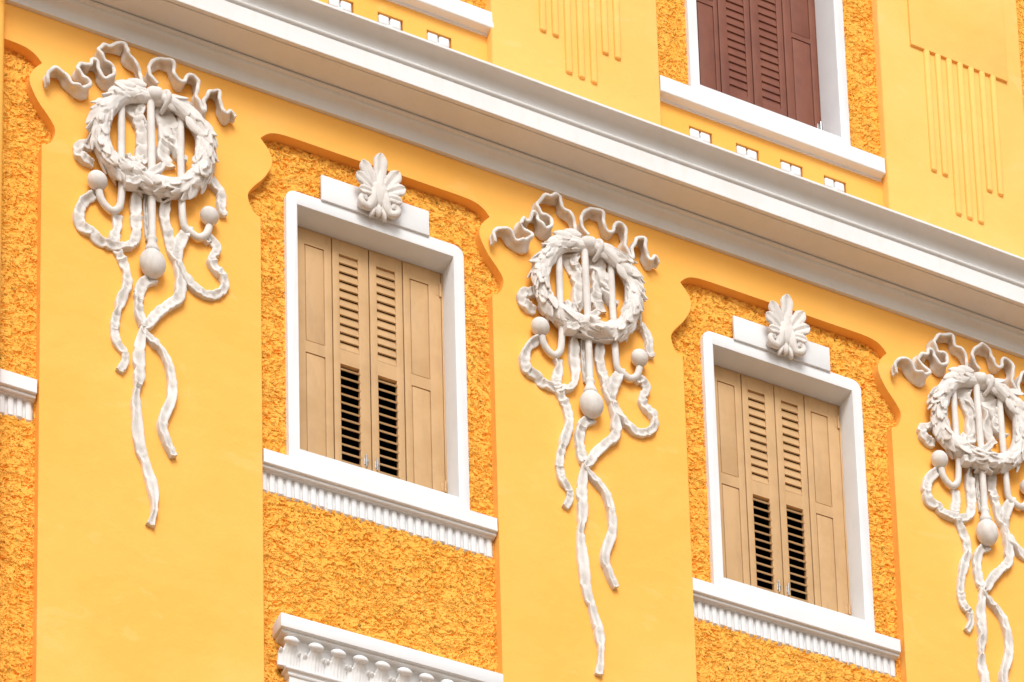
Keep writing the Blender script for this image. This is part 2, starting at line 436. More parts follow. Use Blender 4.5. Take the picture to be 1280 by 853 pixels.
def make_leaf(x0, x1, z0, z1, y, kind, mat, slat_z=None, slat_x=None, dyc=.0092):
    """one shutter leaf: stiles, rails and either fielded panels or louvres"""
    bm = bmesh.new(); g = .0035; x0 += g; x1 -= g; th = .034
    if kind == 'panel':
        sx0, sx1 = slat_x
        zm0, zm1 = slat_z                                # middle rail between these
        box(bm, x0, sx0, y, y + th, z0, z1, .003); box(bm, sx1, x1, y, y + th, z0, z1, .003)
        rails = [(z1 - .112, z1), (zm0, zm1), (z0, z0 + .09)]
        for a, b_ in rails: box(bm, sx0 - .001, sx1 + .001, y + .0006, y + th, a, b_)
        for a, b_ in ((z0 + .09, zm0), (zm1, z1 - .112)):
            # raised and fielded panel, a thin shadow gap all round
            box(bm, sx0 - .002, sx1 + .002, y + .011, y + th - .004, a - .002, b_ + .002)
            box(bm, sx0 + .006, sx1 - .006, y + .003, y + .014, a + .006, b_ - .006, .004, 2)
    else:
        sx0, sx1 = slat_x; secs = slat_z                 # [(za, zb, open)]
        box(bm, x0, sx0, y, y + th, z0, z1, .003); box(bm, sx1, x1, y, y + th, z0, z1, .003)
        zs = sorted([s[0] for s in secs] + [s[1] for s in secs])
        prev = z0
        for za, zb, _, _ in sorted(secs):
            if za > prev: box(bm, sx0 - .001, sx1 + .001, y + .0006, y + th, prev, za)
            prev = zb
        if z1 > prev: box(bm, sx0 - .001, sx1 + .001, y + .0006, y + th, prev, z1)
        for za, zb, opened, n in secs:
            p = (zb - za) / n
            for i in range(n):
                c = za + (i + .5) * p
                tilt = radians(35 if opened else -66) + random.uniform(-.03, .03)     # slope of the blade, back edge up
                d = .022 if opened else p * .60
                t_ = .0055
                yc = y + .015
                if opened:
                    dy, dz = cos(tilt) * d, sin(tilt) * d
                    ny, nz = -sin(tilt) * t_, cos(tilt) * t_
                else:
                    dy, dz = dyc, p * (.475 if dyc > .008 else .52)
                    ny, nz = -t_ * .9, t_ * .2
                q = [(yc - dy - ny, c - dz - nz), (yc - dy + ny, c - dz + nz), (yc + dy + ny, c + dz + nz), (yc + dy - ny, c + dz - nz)]
                a_ = [bm.verts.new((sx0 - .004, a, b_)) for a, b_ in q]; b2 = [bm.verts.new((sx1 + .004, a, b_)) for a, b_ in q]
                fs = [bm.faces.new(a_[::-1]), bm.faces.new(b2)]
                for j in range(4): fs.append(bm.faces.new((a_[j], a_[(j + 1) % 4], b2[(j + 1) % 4], b2[j])))
                bmesh.ops.recalc_face_normals(bm, faces=fs)
    return bm

def bolt_bm(x, y, z):
    bm = bmesh.new()
    tube(bm, [(x, y - .010, z, .0055), (x, y - .010, z + .090, .0055), (x, y - .010, z + .094, .003)], 10)
    box(bm, x - .012, x + .012, y - .004, y + .002, z + .02, z + .07, .001)
    ellipsoid(bm, (x + .011, y - .012, z + .045), (.005, .005, .005), 8, 6)
    return bm
def hinge_bm(x, y, z, h):
    bm = bmesh.new()
    tube(bm, [(x, y, z, .008), (x, y, z + h, .008)], 10)
    tube(bm, [(x, y, z + h, .004), (x, y, z + h + .012, .005)], 8)
    box(bm, x - .028, x - .002, y + .004, y + .012, z + .008, z + h - .008, .001)
    return bm
def room_bm(x0, x1, z0, z1, y0):
    bm = bmesh.new(); box(bm, x0 - .02, x1 + .02, y0, y0 + .5, z0 - .02, z1 + .02)
    bm.faces.ensure_lookup_table()
    for f in [f for f in bm.faces if all(abs(v.co.y - y0) < 1e-6 for v in f.verts)]: bm.faces.remove(f)
    for f in bm.faces: f.normal_flip()
    return bm

# lower window, built around x = 5.49 then moved local
def lower_window():
    X = 5.49; YS = .035; YB = .30; YL = .215
    def put(name, bm, mat, par=None, smooth=None):
        bmesh.ops.translate(bm, verts=bm.verts, vec=(-X, 0, 0))
        return obj(name, bm, mat, par, smooth)
    w = put('window', surround(4.878, 6.112, 17.652, 19.702, 4.955, 6.036, 17.754, 19.604, YS, YB, .07), 'white', building, 35)
    w.location = (X - 3.5, 0, 0)
    bm = bmesh.new(); box(bm, 5.113, 5.862, .017, YS + .004, 19.690, 19.882, .004)
    put('lintel_block', bm, 'white', w, 40)
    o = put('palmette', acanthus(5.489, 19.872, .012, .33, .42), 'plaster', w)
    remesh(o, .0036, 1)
    # sill with a fluted apron
    bm = bmesh.new()
    prism_x(bm, [(.10, 17.655), (.004, 17.651), (.0, 17.648), (-.001, 17.553), (.003, 17.549), (.010, 17.5485), (.10, 17.5485)], 4.700, 6.284, 30, .002, 5)
    sill = put('sill', bm, 'white', w, 35)
    bm = bmesh.new()
    pr = [(.10, 17.552), (.022, 17.552), (.022, 17.545)] + [(.030 - .009 * cos(t), 17.538 - .009 * sin(t)) for t in [0, .5, 1., 1.5]] + [(.036, 17.531), (.044, 17.530), (.044, 17.526), (.10, 17.526)]
    prism_x(bm, pr, 4.700, 6.284, 30, .001, 8)
    n = 29; pitch = (6.283 - 4.701) / n
    # flutes: convex reeds separated by hollows, each reed rounded at the foot
    rows = [(17.507, 1), (17.40, 1), (17.371, 1), (17.360, .55)]
    for i in range(n):
        a = 4.701 + i * pitch
        q = [(0, .082), (.06, .081), (.12, .077), (.17, .067), (.26, .0635), (.45, .0625), (.66, .0635), (.76, .067), (.81, .077), (.90, .081), (1, .082)]
        zb = 17.404 + random.uniform(-.006, .006)
        top = [bm.verts.new((a + u * pitch, yv, 17.527)) for u, yv in q]
        bt = [bm.verts.new((a + u * pitch, yv, zb - (.006 if .25 < u < .75 else 0))) for u, yv in q]
        lo = [bm.verts.new((a + u * pitch, .10, zb - .034)) for u, yv in q]
        for j in range(len(q) - 1):
            bm.faces.new((bt[j], bt[j + 1], top[j + 1], top[j])); bm.faces.new((lo[j], lo[j + 1], bt[j + 1], bt[j]))
    put('fluted_apron', bm, 'white', w, 32)
    # leaves
    LV = [4.985, 5.257, 5.513, 5.749, 6.022]; z0, z1 = 17.752, 19.592
    for i in range(4):
        a, b_ = LV[i], LV[i + 1]
        if i in (0, 3):
            px = (5.070, 5.203) if i == 0 else (5.799, 5.931)
            bm = make_leaf(a, b_, z0, z1, YL, 'panel', 'beige', (18.652, 18.738), px)
        else:
            sx = (5.307, 5.437) if i == 1 else (5.566, 5.696)
            bm = make_leaf(a, b_, z0, z1, YL, 'louvre', 'beige', [(17.822, 18.645, True, 13), (18.755, 19.490, False, 11)], sx)
        sh = put('shutter', bm, 'beige', w, 30)
        if i == 1: put('bolt', bolt_bm(5.472, YL, 17.908), 'metal', None).parent = w
        if i == 2: put('bolt', bolt_bm(5.545, YL, 17.906), 'metal', None).parent = w
        if i == 3:
            put('hinge', hinge_bm(6.012, YL - .006, 19.405, .095), 'beige', w, 40)
            put('hinge', hinge_bm(6.018, YL - .006, 17.900, .075), 'beige', w, 40)
    bm = bmesh.new()                                 # wooden frame the leaves are hung in
    box(bm, 4.950, 4.984, YL - .002, YL + .06, z0 - .02, 19.61, .003); box(bm, 6.024, 6.042, YL + .004, YL + .06, z0 - .02, 19.61, .003)
    box(bm, 4.984, 6.024, YL + .006, YL + .06, 19.594, 19.61); box(bm, 4.984, 6.024, YL + .045, YL + .06, 17.735, 17.80)
    put('frame', bm, 'beige', w, 30)
    put('room', room_bm(4.955, 6.036, 17.75, 19.6, YL + .062), 'dark', w)
    return w
w0 = lower_window()
w0['label'] = 'left beige shuttered window in white surround with palmette on top'
lw = {1: w0}
for k in (0, 2, 3):
    c = copy_tree(w0, building, WDX[k]); c.parent = building; lw[k] = c
lw[2]['label'] = 'right beige shuttered window in white surround with palmette on top'
for k in (0, 3):
    if 'label' in lw[k]: del lw[k]['label']
lw[0].location.x -= .12                       # the end bay is a little wider, its sill runs on to the pilaster
for ch in lw[0].children:
    if ch.name.startswith(('sill', 'fluted_apron')): ch.location.x += .112
bm = bmesh.new(); tube(bm, [(2.962, -.06, 0, .045), (2.962, -.06, 10, .045), (2.962, -.06, 20.30, .045)], 20)
for zz in (2, 5, 8, 11, 14.2): box(bm, 2.90, 3.02, -.11, .0, zz, zz + .05, .004)
tag(obj('drainpipe', bm, 'wall', None, 50), 'ochre painted drainpipe at the left edge of the picture', 'drainpipe')

def upper_window():
    X = 8.50; YS = .035; YB = .38; YL = .300
    def put(name, bm, mat, par=None, smooth=None):
        bmesh.ops.translate(bm, verts=bm.verts, vec=(-X, 0, 0))
        return obj(name, bm, mat, par, smooth)
    w = put('window', surround(7.862, 9.134, 21.60, 24.05, 7.937, 9.057, 21.748, 23.95, YS, YB, .07), 'white', building, 35)
    w.location = (X - 3.5, 0, 0)
    bm = bmesh.new()
    prism_x(bm, [(.10, 21.672), (.004, 21.668), (0, 21.664), (-.001, 21.540), (.004, 21.535), (.010, 21.534), (.062, 21.534), (.066, 21.530), (.066, 21.520), (.10, 21.520)], 7.606, 9.386, 30, .002, 15)
    put('sill', bm, 'white', w, 35)
    LV = [7.950, 8.249, 8.510, 8.779, 9.052]; z0, z1 = 21.755, 23.93
    for i in range(4):
        a, b_ = LV[i], LV[i + 1]
        if i in (0, 3):
            px = (8.080, 8.212) if i == 0 else (8.846, 9.000)
            bm = make_leaf(a, b_, z0, z1, YL, 'panel', 'brown', (22.745, 22.785), px)
        else:
            sx = (8.318, 8.461) if i == 1 else (8.580, 8.728)
            bm = make_leaf(a, b_, z0, z1, YL, 'louvre', 'brown', [(22.060, 23.187, False, 17), (23.26, 23.80, False, 8)], sx, .0062)
        put('shutter', bm, 'brown', w, 30)
    put('hinge', hinge_bm(9.046, YL - .006, 21.99, .075), 'metal', w, 40)
    bm = bmesh.new()
    box(bm, 7.935, 7.949, YL - .002, YL + .06, z0 - .01, 23.94, .002); box(bm, 9.0525, 9.060, YL + .004, YL + .06, z0 - .01, 23.94, .002)
    box(bm, 7.95, 9.052, YL + .045, YL + .06, 21.74, 21.82)
    put('frame', bm, 'brown', w, 30)
    put('room', room_bm(7.94, 9.057, 21.75, 23.94, YL + .062), 'dark', w)
    return w
u1 = upper_window()
u1['label'] = 'upper window with closed brown shutters in a white surround'
u0 = copy_tree(u1, building, -3.03); del u0['label']
u0.name = 'window'

# ------------------------------------------------------------------ carved door hood below the left window
def hood():
    X0, X1 = 4.775, 6.262; YW = .075
    bm = bmesh.new()
    box(bm, X0, X1, -.078, YW + .01, 16.337, 16.432, .004)
    h = part('hood', bm, 'white', smooth=40)
    def put(name, bm, mat, sm):
        bmesh.ops.translate(bm, verts=bm.verts, vec=OFF); return obj(name, bm, mat, h, sm)
    def ring_mould(bm, prof, x0, x1):
        # profile of (out, z): mitred round the left end, run along the front
        n = len(prof); A_, B_, C_ = [], [], []
        for o_, z in prof:
            A_.append(bm.verts.new((x0 - o_, YW + .01, z))); B_.append(bm.verts.new((x0 - o_, -o_ + .02, z))); C_.append(bm.verts.new((x1, -o_ + .02, z)))
        for j in range(n - 1):
            bm.faces.new((A_[j], A_[j + 1], B_[j + 1], B_[j])); bm.faces.new((B_[j], B_[j + 1], C_[j + 1], C_[j]))
        bm.faces.new(C_)
        bmesh.ops.recalc_face_normals(bm, faces=bm.faces)
    # base plane out=0 -> y=.02 ; left end at x0 = 4.86
    x0 = 4.862
    bm = bmesh.new()
    prof = [(0, 16.338), (.068, 16.338), (.070, 16.334), (.070, 16.322), (.066, 16.318), (.060, 16.316)]
    prof += [(.058 - .058 * math.sin(t) ** .8, 16.314 - .085 * (1 - cos(t))) for t in [pi / 2 * i / 8 for i in range(9)]]
    prof += [(-.002, 16.120), (.0, 16.120), (0, 16.117), (.022, 16.116)] + [(.024 + .010 * sin(t), 16.104 + .011 * cos(t)) for t in [pi * i / 6 for i in range(7)]]
    prof += [(.016, 16.090), (.012, 16.082), (.014, 16.074), (.010, 16.066), (.0, 16.062), (-.002, 15.2)]
    ring_mould(bm, prof, x0, X1 - .02)
    put('bell', bm, 'cornice', 35)
    # acanthus tips curling out under the slab
    n = 10; first = 4.872; pitch = .1465
    def leaf(cx, left=False):
        bm = bmesh.new()
        for dx, dy, top in ((0, -.006, 16.272), (-.020, -.002, 16.27), (.020, -.002, 16.27), (-.040, .003, 16.262), (.040, .003, 16.262), (-.059, .010, 16.225), (.059, .010, 16.225)):
            pp = [(cx + dx * 1.05, .020 + dy * .6, 16.120, .0135), (cx + dx * 1.0, .014 + dy, 16.165, .014), (cx + dx * .98, .004 + dy, 16.205, .013), (cx + dx * (.72 if top > 16.25 else 1.0), -.014 + dy, 16.238 if top > 16.25 else 16.218, .013), (cx + dx * (.55 if top > 16.25 else 1.05), -.030 + dy, top, .015 if top > 16.25 else .006)]
            tube(bm, crom(pp, 4), 10)
        box(bm, cx - .062, cx + .062, .012, .05, 16.119, 16.205, .004)
        ellipsoid(bm, (cx, -.036, 16.276), (.051, .034, .027))
        ellipsoid(bm, (cx, -.052, 16.266), (.040, .024, .020))
        return bm
    for i in range(n):
        cx = first + i * pitch - (.014 if i == 0 else 0)
        o = put('acanthus_leaf', leaf(cx), 'cornice', None); remesh(o, .0036, 1)
    return h
hood()

# ================================================================== plaster trophies
# paths in metres (x, z, width) on the pilaster face
WREATH = [(0.445,0.988,0.058),(0.6,0.996,0.07),(0.715,0.931,0.075),(0.783,0.824,0.072),(0.792,0.686,0.075),(0.769,0.535,0.075),(0.701,0.391,0.075),(0.586,0.308,0.084),(0.459,0.29,0.087),(0.333,0.303,0.087),(0.227,0.339,0.084),(0.147,0.416,0.075),(0.117,0.544,0.072),(0.126,0.68,0.075),(0.185,0.821,0.072),(0.291,0.942,0.061)]
ROD_L = [(0.257,0.897),(0.258,0.733),(0.258,0.515),(0.259,0.36),(0.264,0.229),(0.262,0.135),(0.251,0.062),(0.212,0.02),(0.166,0.037),(0.133,0.078),(0.119,0.127)]
ROD_M = [(0.439,0.994),(0.442,0.79),(0.449,0.574),(0.452,0.419),(0.456,0.171),(0.459,0.018),(0.461,-0.105)]
ROD_R = [(0.642,0.918),(0.644,0.745),(0.644,0.572),(0.65,0.269),(0.654,0.161),(0.671,0.075),(0.718,0.046),(0.766,0.03),(0.813,0.069),(0.834,0.136)]
BALLS = [(0.105,0.19,0.065),(0.83,0.202,0.061),(0.461,-0.29,0.087)]
R1 = [(0.142,0.143,0.051),(0.096,0.11,0.072),(0.025,0.021,0.072),(-0.001,-0.081,0.07),(0.019,-0.157,0.072),(0.085,-0.178,0.072),(0.118,-0.212,0.072),(0.183,-0.225,0.065),(0.282,-0.211,0.061),(0.348,-0.156,0.065),(0.368,-0.048,0.07),(0.363,0.074,0.08),(0.363,0.228,0.075)]
R2 = [(0.244,0.02,0.072),(0.248,-0.063,0.065),(0.229,-0.147,0.07),(0.229,-0.208,0.065),(0.262,-0.272,0.061),(0.298,-0.35,0.065),(0.312,-0.467,0.061),(0.277,-0.587,0.07),(0.247,-0.704,0.055),(0.232,-0.815,0.058),(0.235,-0.857,0.058),(0.247,-0.923,0.054),(0.292,-0.977,0.049),(0.3,-1.043,0.049),(0.264,-1.126,0.063)]
R3 = [(0.554,0.239,0.072),(0.547,0.097,0.065),(0.571,-0.002,0.065),(0.601,-0.115,0.072),(0.648,-0.221,0.075),(0.721,-0.317,0.072),(0.802,-0.364,0.061),(0.883,-0.342,0.061),(0.94,-0.267,0.061),(0.931,-0.193,0.065),(0.877,-0.143,0.065),(0.854,-0.082,0.065),(0.884,-0.024,0.058),(0.891,0.017,0.065),(0.85,0.064,0.058),(0.816,0.028,0.043)]
R4 = [(0.709,0.096,0.058),(0.675,0.021,0.072),(0.634,-0.087,0.087),(0.634,-0.21,0.058),(0.652,-0.327,0.072),(0.641,-0.454,0.072),(0.581,-0.529,0.07),(0.501,-0.627,0.072),(0.448,-0.722,0.065),(0.413,-0.777,0.036),(0.48,-0.839,0.058),(0.556,-0.922,0.054),(0.593,-1.068,0.054),(0.593,-1.22,0.067),(0.536,-1.402,0.067),(0.552,-1.512,0.058),(0.609,-1.631,0.058)]
R5 = [(0.488,-0.372,0.065),(0.415,-0.429,0.072),(0.386,-0.532,0.072),(0.386,-0.638,0.072),(0.409,-0.736,0.065),(0.413,-0.758,0.045),(0.389,-0.93,0.076),(0.389,-1.116,0.076),(0.369,-1.251,0.049),(0.374,-1.4,0.076),(0.394,-1.623,0.072),(0.435,-1.747,0.063),(0.475,-1.894,0.076),(0.486,-2.039,0.04),(0.462,-2.171,0.076)]
R6 = [(0.852,0.503,0.072),(0.899,0.466,0.072),(0.924,0.397,0.065),(0.919,0.325,0.065),(0.937,0.269,0.051)]
R7 = [(0.12,0.515,0.072),(0.067,0.471,0.072),(0.002,0.437,0.07),(-0.004,0.373,0.065),(0.042,0.337,0.072),(0.088,0.332,0.058)]
R8a = [(0.353,0.908,0.123),(0.344,0.842,0.101),(0.371,0.759,0.067),(0.4,0.661,0.058),(0.403,0.537,0.072),(0.401,0.442,0.072)]
R8b = [(0.501,0.952,0.072),(0.535,0.871,0.101),(0.589,0.767,0.109),(0.629,0.704,0.087),(0.649,0.665,0.058)]
R8c = [(0.541,0.811,0.058),(0.548,0.688,0.065),(0.541,0.575,0.087),(0.575,0.495,0.087)]
R9 = [(0.431,0.27,0.032),(0.428,0.114,0.029),(0.439,-0.006,0.032),(0.442,-0.097,0.029)]
BOWL = [(-0.208,0.78),(-0.214,0.855),(-0.166,0.914),(-0.113,0.896),(-0.06,0.832),(0.006,0.812),(0.052,0.861),(0.025,0.921),(-0.028,0.97),(-0.002,1.043),(0.044,1.038),(0.064,1.094),(0.104,1.086),(0.124,1.0),(0.164,0.97),(0.211,1.012),(0.208,1.097),(0.144,1.118),(0.106,1.182),(0.15,1.255),(0.223,1.285),(0.277,1.296),(0.293,1.227),(0.344,1.2),(0.378,1.151),(0.391,1.07)]
BOWR = [(0.492,1.087),(0.436,1.135),(0.452,1.221),(0.519,1.288),(0.587,1.268),(0.607,1.181),(0.655,1.161),(0.689,1.23),(0.737,1.237),(0.757,1.178),(0.743,1.093),(0.784,1.014),(0.807,0.992),(0.805,1.086),(0.839,1.172),(0.894,1.17),(0.904,1.086),(0.942,1.027),(0.98,1.069),(1.011,1.049)]
BAND = [(.262,.205,.075),(.315,.215,.08),(.375,.262,.082),(.44,.335,.08),(.50,.40,.07)]

WREATH = [(x, .29 + (z - .29) * .925, r_) for x, z, r_ in WREATH]
BOWL = [(x, z - .045 * max(0, min(1, (z - .8) / .3))) for x, z in BOWL]
BOWR = [(x, z - .038) for x, z in BOWR]
TR = (3.5, 19.0)
def ribbon(bm, pts, th=.016, y0=-.020, wave=.010, tilt=12, seed=0, n=7, edge=False, fw=.07, up=(.0, .010), pinch=.22, taper=True):
    """a cast ribbon: flat bands lie near the wall and ripple; edge=True stands the band on its edge"""
    rnd = random.Random(seed)
    if edge:
        pts = [(p[0], p[1], fw * (.85 + .3 * rnd.random())) for p in pts]
    P_ = crom(pts, n); L = len(P_); rings = []; s = 0; prev = None
    for i, p in enumerate(P_):
        a = P_[max(0, i - 1)]; c = P_[min(L - 1, i + 1)]
        T = Vector((c[0] - a[0], 0, c[1] - a[1])).normalized(); F = Vector((0, -1, 0)); Nn = T.cross(F).normalized()
        if prev: s += math.hypot(p[0] - prev[0], p[1] - prev[1])
        prev = p; w = p[2]
        t = i / (L - 1)
        if edge:
            ph = sin(s * 11 + seed) * .25 + .5 * noise.noise(Vector((s * 16, seed, 2)))
            W = (F + Vector((up[0], 0, up[1])) / fw * 1.0 + Nn * ph * .8).normalized(); Bn = T.cross(W).normalized()
            endk = .55 + .45 * min(1, t * 9) if True else 1
            endk *= .6 + .4 * min(1, (1 - t) * 9)
            C_ = Vector((p[0], -.004 - w * .46 * 1, p[1])); w2 = w * endk; tt = th * .9
            C_ += Vector((up[0], 0, up[1])) * .5 + Vector((0, .012 * noise.noise(Vector((s * 20, seed, 7))), 0)); w2 *= 1 + .22 * noise.noise(Vector((s * 18, seed, 11)))
        else:
            fold = noise.noise(Vector((s * 13, seed * 3.1, 0))); cr = noise.noise(Vector((s * 34, seed * 1.7, 5)))
            w2 = w * (1 - pinch * max(0, fold) * 1.2) * (1 + .07 * cr)
            ang = radians(tilt) * sin(s * 9 + seed * 1.3) + radians(tilt) * fold * 1.4
            W = Nn * cos(ang) + F * sin(ang); Bn = (F * cos(ang) - Nn * sin(ang))
            C_ = Vector((p[0], y0 - wave * (fold * 1.1 + .4 * sin(s * 15 + seed)) - .006 * cr, p[1])); tt = th * (1 + .55 * cr); C_.y -= .0075 * max(0, 1 - abs(((s * 17 + seed * .37 + fold * 1.5) % 1) - .5) * 7)
            pk = abs(((s * 6.5 + seed * .61 + fold * .8) % 1) - .5) * 2
            w2 *= 1 - .34 * max(0, 1 - pk * 4.5); C_.y -= .010 * max(0, 1 - pk * 3.5)
            if t > .97 and taper: w2 *= .85
        sec = []
        hw = w2 / 2
        front = [(-1, .35), (-.93, .85), (-.72, 1.0), (-.4, .62), (0, .38), (.4, .62), (.72, 1.0), (.93, .85), (1, .35)]
        for q, h_ in front: sec.append(C_ + W * (q * hw) + Bn * (h_ * tt * (.5 if edge else .62)))
        if edge:
            for q, h_ in front[::-1]: sec.append(C_ + W * (q * hw) - Bn * (h_ * tt * .5))
        else:                                   # solid back, sunk to the wall
            for q in (1, .5, 0, -.5, -1):
                v = C_ + W * (q * hw * .96); v.y = max(v.y + tt * .5, -.001 + .004); sec.append(v)
        rings.append(sec)
    loft(bm, rings)
def shift(pts, dy=0): return [tuple(p) for p in pts]

def leaf_mesh(bm, P, D, U, ln, wd, th, curl, cup):
    """closed laurel leaf from P along D, upper side U"""
    S = D.cross(U).normalized(); n = 7; top, bt = [], []
    for i in range(n + 1):
        t = i / n
        w = wd * (sin(pi * min(1, t * .97 + .03) ** .85) ** .8 if t < 1 else 0) + .003
        c = P + D * (ln * t) + U * (curl * t * t * ln)
        rt, rb = [], []
        for q in (-1, -.55, -.12, 0, .12, .55, 1):
            lift = cup * abs(q) ** 1.3 * w - (.006 * (1 - t) if q == 0 else 0)
            edge = 1 - abs(q) ** 4 * .7
            rt.append(c + S * (q * w) + U * (lift + th * .5 * edge)); rb.append(c + S * (q * w) + U * (lift - th * .5 * edge))
        top.append(rt); bt.append(rb)
    loft(bm, [a + b_[::-1] for a, b_ in zip(top, bt)])

def make_trophy(idx):
    rnd = random.Random(11 + idx)
    root = empty('plaster_trophy', (TR[0], 0, TR[1]))
    sd = 10 + idx * 0
    # wreath ---------------------------------------------------------
    bm = bmesh.new()
    path = crom([(p[0], -.072, p[1], p[2]) for p in WREATH], 6, closed=True); L = len(path)
    tube(bm, [(p[0], p[1], p[2], p[3] * .80) for p in path], 12, closed=True)
    cxw = sum(p[0] for p in path) / L; czw = sum(p[2] for p in path) / L
    for i in range(0, L, 2):
        P = Vector(path[i][:3]); nx = Vector(path[(i + 1) % L][:3]); T = (nx - P).normalized()
        r = path[i][3]
        out = Vector((P.x - cxw, 0, P.z - czw)).normalized()
        # leaves run from the top knot down both sides
        if P.z > czw + .30 and abs(P.x - .47) < .055: continue
        right = P.x > cxw - .01
        D0 = T if right else -T
        bottom = P.z < czw - .29
        for a in (-88, -55, -25, 5, 35, 68, 100):
            a = radians(a + rnd.uniform(-16, 16))
            U = (out * sin(a) + Vector((0, -1, 0)) * cos(a)).normalized()
            Sd = D0.cross(U).normalized()
            yawv = rnd.uniform(-.45, .45) + (.0 if not bottom else rnd.uniform(-.25, .25)) - (.28 * (1 if right else -1)) * sin(a) * 0
            D = (D0 * cos(yawv) + Sd * sin(yawv))
            D = (D + U * rnd.uniform(.0, .22) + out * .08).normalized(); U2 = (U - D * U.dot(D)).normalized()
            if P.y < -1: continue
            k = r / .075
            if rnd.random() < .08: continue
            leaf_mesh(bm, P + U * (r * .66), D, U2, rnd.uniform(.085, .13) * k, rnd.uniform(.022, .033) * k, .014, rnd.uniform(-.38, .15), rnd.uniform(-.35, .35))
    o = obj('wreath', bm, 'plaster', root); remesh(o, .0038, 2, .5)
    # flatten anything that sank behind the wall
    # knot at the top and binding band
    bm = bmesh.new()
    ellipsoid(bm, (.455, -.100, .950), (.050, .044, .048)); ellipsoid(bm, (.478, -.112, .958), (.034, .030, .040)); 
    tube(bm, crom([(.51, -.05, .995, .016), (.53, -.115, .985, .017), (.54, -.14, .94, .017), (.53, -.11, .89, .016), (.515, -.05, .865, .016)], 5), 8)
    tube(bm, crom([(.40, -.09, .955, .028), (.33, -.09, .935, .032), (.25, -.08, .875, .036)], 5), 10)
    tube(bm, crom([(.50, -.10, .935, .034), (.59, -.10, .92, .042), (.68, -.095, .865, .040)], 5), 10)
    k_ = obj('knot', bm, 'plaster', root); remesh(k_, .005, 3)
    bm = bmesh.new(); ribbon(bm, [(p[0], p[1], p[2] * .66) for p in BAND], .016, -.128, .004, 10, 3, pinch=.1)
    for v in bm.verts: v.co.y = min(v.co.y, -.06)
    obj('binding_band', bm, 'plaster', root, 60)
    bm = bmesh.new()
    for px_, pz_, ax_, az_, ln_ in ((.33, 1.00, -1, -.05, .13), (.40, 1.03, -1, .12, .12), (.36, .965, -1, -.25, .13), (.55, 1.02, 1, -.10, .15), (.62, 1.00, 1, -.35, .16), (.60, .955, 1, -.30, .15), (.70, .95, 1, -.75, .15), (.66, .90, .9, -.9, .13), (.52, .965, 1, -.2, .12), (.27, .96, -1, -.5, .13)):
        D_ = Vector((ax_, -.10, az_)).normalized(); U_ = Vector((0, -1, 0)); U_ = (U_ - D_ * U_.dot(D_)).normalized()
        leaf_mesh(bm, Vector((px_, -.118, pz_ - .055)), D_, U_, ln_, .034, .018, -.25, -.3)
    for v in bm.verts: v.co.y = min(v.co.y, -.02)
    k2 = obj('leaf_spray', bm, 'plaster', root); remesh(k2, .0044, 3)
    # rods -------------------------------------------------------------
    def rod(trace, ys, r, fin):
        bm = bmesh.new(); pp = [(p[0], y, p[1], r) for p, y in zip(trace, ys)]
        tube(bm, crom(pp, 5), 14)
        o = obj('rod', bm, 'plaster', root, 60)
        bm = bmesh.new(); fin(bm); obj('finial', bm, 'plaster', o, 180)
    rod(ROD_L, [-.055] * 5 + [-.045, -.040, -.038, -.040, -.045, -.05], .0235, lambda b: ellipsoid(b, (.105, -.058, .19), (.063, .058, .063), 28, 18))
    def finR(b): ellipsoid(b, (.83, -.058, .202), (.060, .056, .060), 28, 18)
    rod(ROD_R, [-.055] * 5 + [-.042, -.040, -.040, -.042, -.046], .0235, finR)
    def finM(b):
        tube(b, [(.4605, -.045, -.085, .026), (.4605, -.046, -.105, .034), (.4605, -.046, -.118, .030), (.4605, -.046, -.135, .028), (.4605, -.048, -.175, .043), (.4605, -.05, -.205, .050), (.4605, -.05, -.215, .03)], 18)
        vs = ellipsoid(b, (.4605, -.060, -.295), (.083, .070, .100), 32, 22)
        for v in vs:
            t = (v.co.z + .295) / .1
            if t < 0: v.co.x = .4605 + (v.co.x - .4605) * (1 - .16 * t * t)
    rod(ROD_M, [-.08, -.075, -.07, -.065, -.055, -.05, -.048], .0245, finM)
    # bows, standing on edge ----------------------------------------------
    for tr, s_ in ((BOWL, 1), (BOWR, 2)):
        tr2 = tr
        if idx == 1 and s_ == 1: tr2 = [(x, z - .055 * max(0, min(1, (.12 - x) / .25))) for x, z in tr]
        bm = bmesh.new(); ribbon(bm, tr2, .028, seed=s_ + idx * .3, edge=True, fw=.100, up=(-.012, .010), n=7)
        obj('bow_ribbon', bm, 'plaster', root, 55)
    # hanging ribbons ------------------------------------------------------
    r5 = R5
    wide = lambda t_, k_: [(x, z, w_ * k_) for x, z, w_ in t_]
    R8d = [(.300, .47, .06), (.345, .44, .07), (.395, .46, .06), (.42, .50, .05)]; R8e = [(.40, .87, .05), (.375, .80, .06), (.43, .72, .05), (.44, .64, .05)]; R8f = [(.60, .80, .05), (.625, .73, .07), (.60, .66, .06), (.635, .60, .05), (.69, .585, .05)]
    if idx == 1: r5 = [(x, z if z > -1.2 else -1.2 + (z + 1.2) * 1.165, w) for x, z, w in R5]
    for j, (tr, y0, ti) in enumerate(((R1, -.026, 26), (R2, -.020, 16), (R3, -.026, 24), (R4, -.030, 16), (r5, -.020, 14), (R6, -.028, 18), (R7, -.030, 30), (wide(R8a, 1.3), -.030, 26), (wide(R8b, 1.25), -.034, 26), (wide(R8c, 1.3), -.024, 20), (R9, -.012, 5), (R8d, -.045, 30), (R8e, -.048, 28), (R8f, -.042, 30))):
        bm = bmesh.new(); ribbon(bm, tr, .020, y0, .011, ti, 10 + j + idx * .23)
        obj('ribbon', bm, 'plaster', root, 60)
    return root
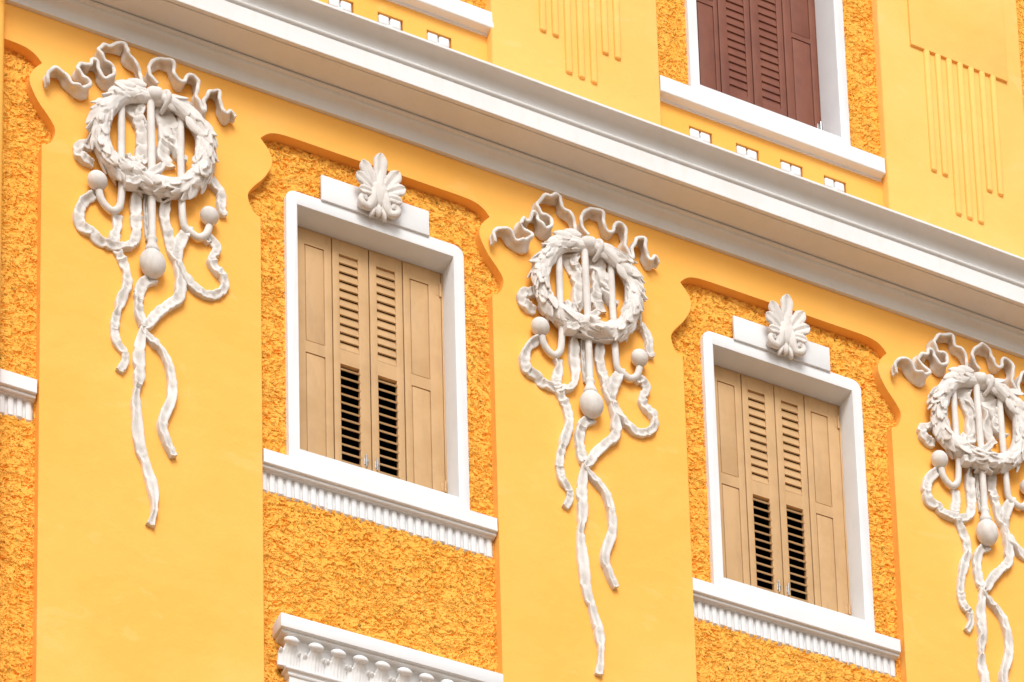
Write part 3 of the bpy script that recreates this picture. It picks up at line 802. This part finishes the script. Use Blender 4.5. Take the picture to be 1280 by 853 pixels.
LBL = ['leftmost white plaster wreath relief with bows and trailing ribbons, left of the left window',
       'middle white plaster wreath relief with bows and trailing ribbons, between the two beige windows',
       'rightmost white plaster wreath relief with bows and trailing ribbons, cut by the picture edge']
t0 = make_trophy(0); t1 = make_trophy(1); t1.location = (TR[0] + 3.0, 0, TR[1] + .002)
t2 = make_trophy(2); t2.location = (TR[0] + 6.045, 0, TR[1] - .004)
for t, l in zip((t0, t1, t2), LBL): tag(t, l, 'wall relief', 'plaster wreath reliefs on the pilasters')

# ------------------------------------------------------------------ ground
bm = bmesh.new(); v = [bm.verts.new(p) for p in ((-300, -300, 0), (300, -300, 0), (300, 300, 0), (-300, 300, 0))]; bm.faces.new(v)
tag(obj('ground', bm, 'paving'), 'unseen paving in front of the building, tinted warm for its bounce light', 'ground', kind='structure')

# ------------------------------------------------------------------ light, sky, camera
AZ, EL = radians(AZIM), radians(ELEV)                 # sun direction: azimuth from -y towards -x
sd_ = Vector((-sin(AZ) * cos(EL), -cos(AZ) * cos(EL), sin(EL)))
w = bpy.data.worlds.new('World'); scene.world = w; w.use_nodes = True
nt = w.node_tree; bg = nt.nodes['Background']
sky = nt.nodes.new('ShaderNodeTexSky'); sky.sky_type = 'NISHITA'; sky.sun_disc = False
sky.sun_elevation = EL; sky.sun_rotation = math.atan2(sd_.x, sd_.y); sky.air_density = 1.0; sky.dust_density = DUST; sky.ozone_density = 1.0
hs = nt.nodes.new('ShaderNodeHueSaturation'); hs.inputs['Saturation'].default_value = SAT
nt.links.new(sky.outputs[0], hs.inputs['Color']); nt.links.new(hs.outputs[0], bg.inputs['Color']); bg.inputs['Strength'].default_value = SKYS
sun = bpy.data.lights.new('sun', 'SUN'); sun.energy = SUNE; sun.angle = radians(SUNA); sun.color = (1, .995, .985)
so = bpy.data.objects.new('sun', sun); COL.objects.link(so); so.rotation_euler = sd_.to_track_quat('Z', 'Y').to_euler(); so.location = (0, -10, 30)

f, yaw, pitch, roll = 4828.16, 0.547921140054719, 0.27730286776944246, -0.06055841062177246
Wv = Vector((sin(yaw) * cos(pitch), cos(yaw) * cos(pitch), sin(pitch))); Rv = Vector((cos(yaw), -sin(yaw), 0)); Uv = Rv.cross(Wv)
R2 = Rv * cos(roll) + Uv * sin(roll); U2 = -Rv * sin(roll) + Uv * cos(roll)
cam = bpy.data.cameras.new('camera'); co = bpy.data.objects.new('camera', cam); COL.objects.link(co)
mt = Matrix((R2, U2, -Wv)).transposed().to_4x4(); mt.translation = Vector((-2.655708, -19.653367, 1.604769)); co.matrix_world = mt
cam.sensor_fit = 'HORIZONTAL'; cam.sensor_width = 36; cam.lens = f / 1280 * 36
cam.shift_x = -595.715 / 1280; cam.shift_y = 2034.29 / 1280
cam.clip_start = .1; cam.clip_end = 1000
scene.camera = co
scene.view_settings.view_transform = 'Standard'; scene.view_settings.look = 'None'; scene.view_settings.exposure = 0
scene.render.engine = 'CYCLES'; scene.cycles.max_bounces = 8; scene.cycles.diffuse_bounces = 5
